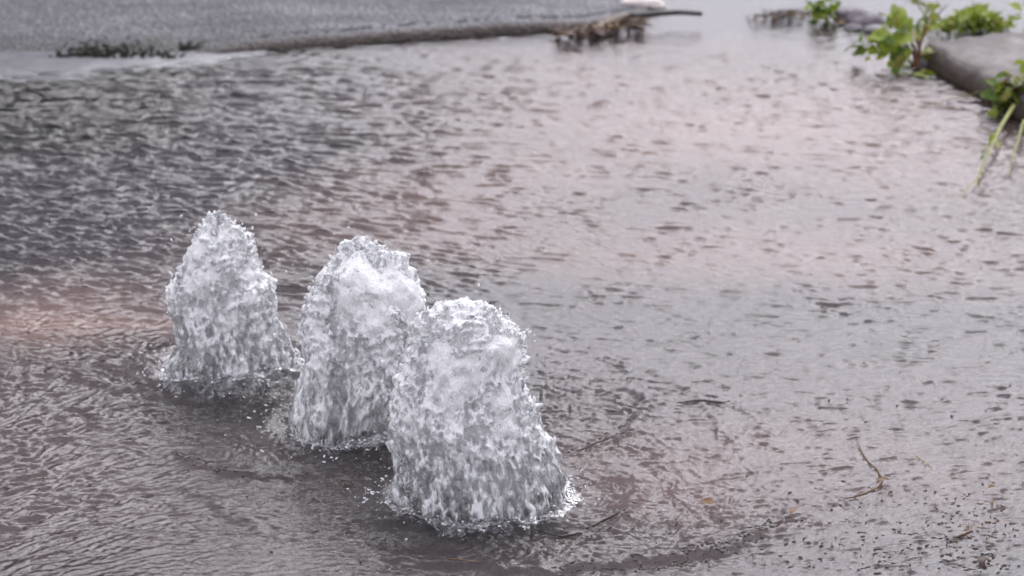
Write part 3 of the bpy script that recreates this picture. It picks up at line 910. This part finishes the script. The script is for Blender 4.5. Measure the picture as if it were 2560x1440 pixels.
# weed at the right edge below the slab with trailing grass
L4 = []
for i in range(130):
    px = random.uniform(2480, 2610); py = random.gauss(232, 22)
    L4.append((px, py, random.uniform(26, 48), random.uniform(0, 360), random.uniform(-40, 60), random.choice(['leaf', 'leaf', 'leaf_dark', 'leaf_yellow', 'dry']), random.uniform(-.03, .03)))
b = weed((2545, 285), .0, L4, 'green and brown weed tangle hanging over the kerb front at the right edge',
     [([(2545, 285), (2530, 250), (2500, 215)], .003, 'stem'), ([(2550, 285), (2552, 240), (2560, 200)], .004, 'stem'),
      ([(2520, 285), (2515, 250), (2480, 215)], .002, 'straw')])
def blade(pxs, z, r, mat, label, name='grass_blade', cat='grass blade', group=None):
    q = [G(px, py, zz) for (px, py), zz in zip(pxs, z)]
    me = tube(local(curve_pts(q, 8), q[0]), [r*(1-.75*i/(8*(len(q)-1))) for i in range(8*(len(q)-1)+1)], 6, .35)
    o = link_mesh(name, me, MT[mat]); o.location = q[0]
    return tag(o, label, cat, group)
blade([(2535, 262), (2500, 320), (2478, 370), (2452, 425), (2438, 470)], (.035, .03, .022, .012, .006), .0048, 'gstem', 'long green grass stalk trailing over the water below the kerb weed')
blade([(2500, 330), (2470, 360), (2440, 385), (2400, 395)], (.024, .02, .012, .006), .0026, 'gstem', 'short green side stalk branching left above the dark ripples')
blade([(2455, 430), (2425, 465), (2395, 490), (2370, 502)], (.010, .010, .007, .005), .0024, 'straw', 'pale straw blade lying on the water left of the trailing stalk')
blade([(2560, 300), (2545, 350), (2530, 400), (2524, 440)], (.03, .022, .014, .006), .0030, 'gstem', 'thin grass stalk hanging at the very right edge of the frame')
blade([(2420, 235), (2340, 255), (2270, 280)], (.008, .010, .006), .0020, 'straw', 'thin straw floating left of the kerb front')
blade([(2500, 210), (2450, 228), (2400, 250)], (.03, .014, .008), .0020, 'gstem', 'thin green blade drooping from the kerb edge to the water')
L5 = [(2452, 440, 34, 250, -20, 'leaf'), (2470, 385, 30, 220, -10, 'leaf_dark'), (2490, 335, 34, 230, -20, 'leaf'), (2484, 350, 30, 300, -20, 'leaf_yellow'), (2445, 455, 26, 280, -30, 'leaf_dark')]
weed((2462, 420), .0, L5, 'narrow leaves along the trailing stalk right of the pink shallows', name='trailing_sprig', cat='sprig')
for px, py, kd, lab in ((2250, 278, 'dry', 'tiny dark leaf floating in the pale shallows left of the straw'), (2370, 272, 'tan', 'small orange brown leaf floating in front of the kerb slab')):
    q = G(px, py, .006); o = put_leaf(None, q, .018, 20, 5, 0, kd, 0); o.name = 'floating_leaf'; tag(o, lab, 'leaf')
# ------------------------------------------------------------------ stones and litter, top
for (px, py, r, sx, sy, sz, lab) in ((2165, 40, .036, 1.35, 1.0, .75, 'largest purplish grey stone beside the small round weed'),
                                     (2120, 22, .024, 1.3, 1, .7, 'smaller grey stone behind the largest one'),
                                     (2190, 62, .018, 1.5, 1, .6, 'low dark stone in front of the largest purplish one'),
                                     (2130, 58, .014, 1.5, 1, .6, 'small flat stone at the waterline right of the round weed')):
    q = G(px, py+12, .004); o = link_mesh('stone', rock_mesh(r, sx, sy, sz, int(px)), MT['stone']); o.location = q
    tag(o, lab, 'stone')

def litter(x0, x1, fy, n, label, kinds, hgt=.02, twigs=6, size=(22, 40), spread=10):
    b = G((x0+x1)/2, fy((x0+x1)/2)); root = empty('leaf_litter', b, label, 'leaf litter')
    for i in range(n):
        px = x0 + (x1-x0)*random.random(); q = G(px, fy(px)+random.gauss(0, spread*.6), random.random()*hgt)
        o = put_leaf(root, q-b, random.uniform(*size)*.0009, random.uniform(0, 360), random.uniform(-12, 20), random.uniform(-30, 30), random.choice(kinds), name='dead_leaf')
    for i in range(twigs):
        px = x0 + (x1-x0)*random.random(); p0 = G(px, fy(px)+random.gauss(0, spread*.4), random.random()*hgt)
        a = random.uniform(-.5, .5); L = random.uniform(.03, .07)
        p1 = p0+Vector((math.cos(a)*L, math.sin(a)*L, random.uniform(-.006, .012)))
        stem(root, local([p0, (p0+p1)/2+Vector((0, .004, .003)), p1], b), .0022, .001, random.choice(['brown', 'twig']), 'twig', 5, 3)
    return root
litter(1395, 1500, lambda x: 86 - (x-1395)*.10, 60, 'reddish brown heap of wet leaves at the left end of the driftwood', ['dry', 'dry', 'dry', 'tan'], .024, 12)
litter(1480, 1610, lambda x: 72 - (x-1480)*.16, 60, 'brown leaves and twigs caught against the tan driftwood', ['dry', 'dry', 'tan'], .03, 14)
litter(1880, 2030, lambda x: 44 - (x-1880)*.07, 34, 'dark brown strip of drifted leaves left of the round weed', ['dry'], .014, 12, (20, 34), 7)
litter(2080, 2160, lambda x: 52, 12, 'few dead leaves lying between the round weed and the stones', ['dry', 'tan'], .008, 3, (18, 28), 6)
# driftwood: tan split wood + black stick
root = empty('driftwood', G(1540, 60), 'bent tan and black stick lying on the edge of the water at top', 'stick')
b = Vector(root.location)
me = tube(local(curve_pts([G(1480, 80, .012), G(1515, 60, .018), G(1550, 44, .026), G(1592, 36, .03)], 8, .0012), b), [.007+.007*math.sin(math.pi*i/24) for i in range(25)], 8, .7)
link_mesh('split_wood', me, MT['tan'] if False else mat_simple('grey tan split wood', (.10, .075, .055), (.20, .16, .12), 60, .6), root)
me = tube(local(curve_pts([G(1575, 40, .030), G(1640, 34, .032), G(1700, 31, .032), G(1755, 34, .028)], 8, .0006), b), [.0080-.0025*i/24 for i in range(25)], 8)
link_mesh('black_stick', me, MT['black'], root)
me = tube(local(curve_pts([G(1565, 60, .02), G(1585, 68, .014), G(1608, 72, .008)], 5), b), .005, 6)
link_mesh('side_twig', me, MT['twig'], root)
o = link_mesh('pale_stone', rock_mesh(.034, 1.5, .9, .55, 77, 3, .35), MT['pale']); o.location = G(1608, 8, .006)
tag(o, 'pale pinkish white stone behind the black stick at the top edge', 'stone')

# moss along the raised edge
def tufts(name, n, fpx, fpy, hz, wz, mat, label, cat, zoff=.008):
    cx = []; 
    vs = []; fs = []
    for i in range(n):
        px = fpx(); py = fpy(px); q = G(px, py, zoff)
        for k in range(4):
            a = random.uniform(0, math.pi); h = random.uniform(.4, 1)*hz; w_ = random.uniform(.5, 1)*wz
            dx, dy = math.cos(a)*w_, math.sin(a)*w_; lx, ly = random.gauss(0, hz*.6), random.gauss(0, hz*.5)
            c = len(vs)
            vs += [(q.x-dx, q.y-dy, q.z-.004), (q.x+dx, q.y+dy, q.z-.004), (q.x+dx*.5+lx, q.y+dy*.5+ly, q.z+h*.7), (q.x-dx*.3+lx*1.4, q.y+ly*1.4, q.z+h)]
            fs.append((c, c+1, c+2, c+3))
    o = link_mesh(name, np_mesh(name, vs, fs), MT[mat])
    return tag(o, label, cat, kind='stuff')
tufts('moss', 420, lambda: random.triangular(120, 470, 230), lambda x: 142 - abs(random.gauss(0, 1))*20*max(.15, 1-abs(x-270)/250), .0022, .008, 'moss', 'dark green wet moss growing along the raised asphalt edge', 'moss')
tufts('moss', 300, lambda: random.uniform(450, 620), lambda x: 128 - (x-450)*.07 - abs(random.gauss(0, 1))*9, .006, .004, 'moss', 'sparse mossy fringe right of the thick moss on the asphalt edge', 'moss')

# ------------------------------------------------------------------ floating twigs and leaves
def float_twig(pxs, r, mat, label, name='floating_twig', up=.0014, sides=6, jit=.0006):
    q = []
    for px, py in pxs:
        g = G(px, py); q.append(Vector((g.x, g.y, max(height(g.x, g.y), -.001) + up)))
    pp = curve_pts(q, 6, jit); n = len(pp)
    me = tube(local(pp, q[0]), [.72*r*(.55+.45*math.sin(math.pi*(i+.6)/(n+.2))) for i in range(n)], sides)
    o = link_mesh(name, me, MT[mat]); o.location = q[0]
    return tag(o, label, 'twig')
float_twig([(1692, 1010), (1745, 1008), (1800, 1009), (1826, 1003)], .0022, 'twig', 'thin straight dark twig floating alone right of the jets')
float_twig([(1425, 1143), (1490, 1120), (1555, 1092), (1600, 1080)], .0018, 'twig', 'slanting dark twig on the ripple rim right of the front jet')
t = float_twig([(2142, 1108), (2165, 1150), (2195, 1182), (2204, 1210), (2170, 1232), (2108, 1252)], .0022, 'brown', 'curved ochre brown twig bent like a hook on the right')
float_twig([(1560, 1292), (1510, 1308), (1465, 1325)], .0026, 'twig', 'short dark twig at the foot of the front jet ripples')
float_twig([(1350, 1342), (1400, 1345), (1455, 1338)], .0024, 'twig', 'dark twig washed against the rim below the front jet')
float_twig([(1120, 1420), (1160, 1424), (1200, 1426)], .0018, 'brown', 'ochre brown straw at the bottom edge below the front jet')
float_twig([(2385, 1345), (2420, 1335), (2425, 1310)], .0028, 'brown', 'bent brown twig near the lower right corner')
float_twig([(2265, 1240), (2330, 1170), (2290, 1140)][1:] , .0010, 'straw', 'tiny straw right of the hooked twig')
def float_leaf(px, py, L, yaw, kd, label, pitch=5):
    g = G(px, py); o = put_leaf(None, (g.x, g.y, max(0, height(g.x, g.y))+.003), L, yaw, pitch, random.uniform(-20, 20), kd)
    o.name = 'floating_leaf'; return tag(o, label, 'leaf')
float_leaf(2190, 1215, .022, 30, 'tan', 'ochre leaf caught in the bend of the hooked twig', 15)
float_leaf(1975, 1292, .022, 60, 'tan', 'curled tan leaf at the right end of the debris line')
float_leaf(1965, 1310, .020, 220, 'dry', 'brown leaf under the curled tan one at the debris line end')
float_leaf(860, 1218, .014, 20, 'dry', 'small red brown leaf between the middle and front jets')
float_leaf(1788, 1272, .022, 160, 'tan', 'tan leaf half sunk in foam above the debris line')
float_leaf(2480, 1272, .020, 80, 'tan', 'ochre leaf curled near the right edge')
float_leaf(2490, 1222, .014, 200, 'tan', 'small ochre leaf just above the curled one at the right')
float_leaf(2450, 1415, .024, 70, 'dry', 'dark brown leaf at the lower right corner')
float_leaf(2250, 1058, .009, 0, 'dry', 'tiny dark speck of leaf alone in calm water at right')
float_leaf(2475, 1195, .010, 120, 'dry', 'tiny brown leaf fragment near the right edge above the ochre leaves')

def debris(name, centres, label, size=(.003, .009), mats='brown'):
    vs = []; fs = []
    for px, py in centres:
        g = G(px, py); z = height(g.x, g.y) + .0010
        L = random.uniform(*size); a = random.gauss(.5, .7); wd = random.uniform(.0006, .0016)
        d = Vector((math.cos(a), math.sin(a), random.uniform(-.1, .1)))*L*.5; e = Vector((-math.sin(a), math.cos(a), 0))*wd
        q = Vector((g.x, g.y, z)); m_ = q + e*random.uniform(-2, 2)
        c = len(vs)
        ring = [q-d-e*.4, q-d+e*.4, m_+e, q+d+e*.5, q+d-e*.3, m_-e]
        vs += [tuple(v) for v in ring] + [tuple(v+Vector((0, 0, -.0014))) for v in ring]
        tri = [(0, 1, 2, 5), (5, 2, 3, 4)]
        fs += [tuple(c+i for i in t) for t in tri]
        for k in range(6):
            k2 = (k+1) % 6; fs.append((c+k2, c+k, c+6+k, c+6+k2))
    o = link_mesh(name, np_mesh(name, vs, fs), MT[mats]); return tag(o, label, 'debris', kind='stuff')
def along(pts, n, sx, sy):
    o = []
    for _ in range(n):
        t = random.random()*(len(pts)-1); i = int(t); f = t-i
        o.append((pts[i][0]+(pts[i+1][0]-pts[i][0])*f + random.gauss(0, sx), pts[i][1]+(pts[i+1][1]-pts[i][1])*f + random.gauss(0, sy)))
    return o
rim = [(1400, 1438), (1650, 1415), (1780, 1385), (1830, 1370), (1900, 1330), (1980, 1290)]
debris('floating_debris', along(rim, 170, 14, 7), 'line of small dark brown plant bits along the outer ripple rim', mats='twig')
debris('floating_debris', [(random.triangular(1850, 2580, 2480), random.triangular(1180, 1440, 1420)) for _ in range(230)], 'scattered dark plant crumbs on the water in the lower right corner', (.003, .010), 'twig')
debris('floating_debris', [(random.triangular(2280, 2570, 2480), random.triangular(1180, 1440, 1300)) for _ in range(50)], 'scattered ochre plant crumbs near the right edge', (.003, .007), 'brown')
debris('floating_debris', along([(1130, 1322), (1300, 1345), (1450, 1342), (1560, 1295)], 70, 14, 6) + along([(440, 1135), (520, 1175), (600, 1195)], 26, 10, 5) + along([(1600, 1010), (1570, 1060), (1420, 1140)], 26, 8, 5), 'dark specks of plant matter caught on the inner rims round the jets', (.003, .007), 'twig')
debris('floating_debris', [(random.uniform(0, 2560), random.uniform(820, 1440)) for _ in range(130)] , 'stray dark specks drifting across the open water', (.002, .005), 'twig')

# ------------------------------------------------------------------ beyond the frame: what the water mirrors at the upper left
def tree(x, y, h, rad, label, seed):
    rnd = random.Random(seed)
    root = empty('tree', (x, y, .04), label, 'tree')
    tr = [(0, 0, 0), (.08, .02, h*.25), (-.04, .05, h*.5), (.05, 0, h*.8)]
    link_mesh('trunk', tube(curve_pts(tr, 6), [.22-.17*i/18 for i in range(19)], 10), MT['bark'], root)
    for k in range(9):
        a = rnd.uniform(0, 2*math.pi); z = h*rnd.uniform(.2, .6); L = rad*rnd.uniform(.5, .9)
        p0 = Vector((0, 0, z)); p1 = Vector((math.cos(a)*L, math.sin(a)*L, z+L*.6))
        link_mesh('limb', tube(curve_pts([p0, (p0+p1)/2+Vector((0, 0, -.1)), p1], 5), [.07-.05*i/10 for i in range(11)], 6), MT['bark'], root)
    rg = np.random.default_rng(seed)
    clumps = []
    for k in range(110):
        a = rg.random()*2*math.pi; u = rg.random()**.5; zz = rg.random()
        rr_ = rad*(.35+.65*math.sin(math.pi*(.12+.8*zz)))*u
        clumps.append((math.cos(a)*rr_, math.sin(a)*rr_, h*(.10+.88*zz)))
    clumps = np.array(clumps)
    n = 42000
    c = clumps[rg.integers(0, len(clumps), n)] + rg.normal(0, rad*.17, (n, 3))
    d1 = rg.normal(0, 1, (n, 3)); d1 /= np.linalg.norm(d1, axis=1, keepdims=True)
    d2 = np.cross(d1, rg.normal(0, 1, (n, 3))); d2 /= np.linalg.norm(d2, axis=1, keepdims=True)
    s_ = (.07+.09*rg.random(n))[:, None]
    v = np.stack([c-d1*s_, c+d2*s_*.5, c+d1*s_, c-d2*s_*.5], 1).reshape(-1, 3)
    o = link_mesh('crown', np_mesh('crown', v, np.arange(n*4).reshape(-1, 4)), MT['crown'], root, False)
    return root
tree(-4.1, 14.5, 4.6, 2.5, 'dark leafy tree beyond the upper left corner, mirrored in the water', 5)
tree(-6.4, 15.6, 4.9, 2.5, 'second dark tree farther left beyond the frame', 6)
vx, vy = np.meshgrid(np.linspace(-60, 60, 60), np.concatenate([[13.4], np.linspace(13.6, 80, 40)]))
vz = .11 + .05*perlin(vx*.4, vy*.4, .1, 60); vz[0] = 0
verge = link_mesh('grass_verge', np_mesh('grass_verge', np.stack([vx, vy, vz], -1).reshape(-1, 3), grid_faces(*vx.shape)), MT['earth'])
tag(verge, 'green verge beyond the road where the mirrored trees stand', kind='structure')
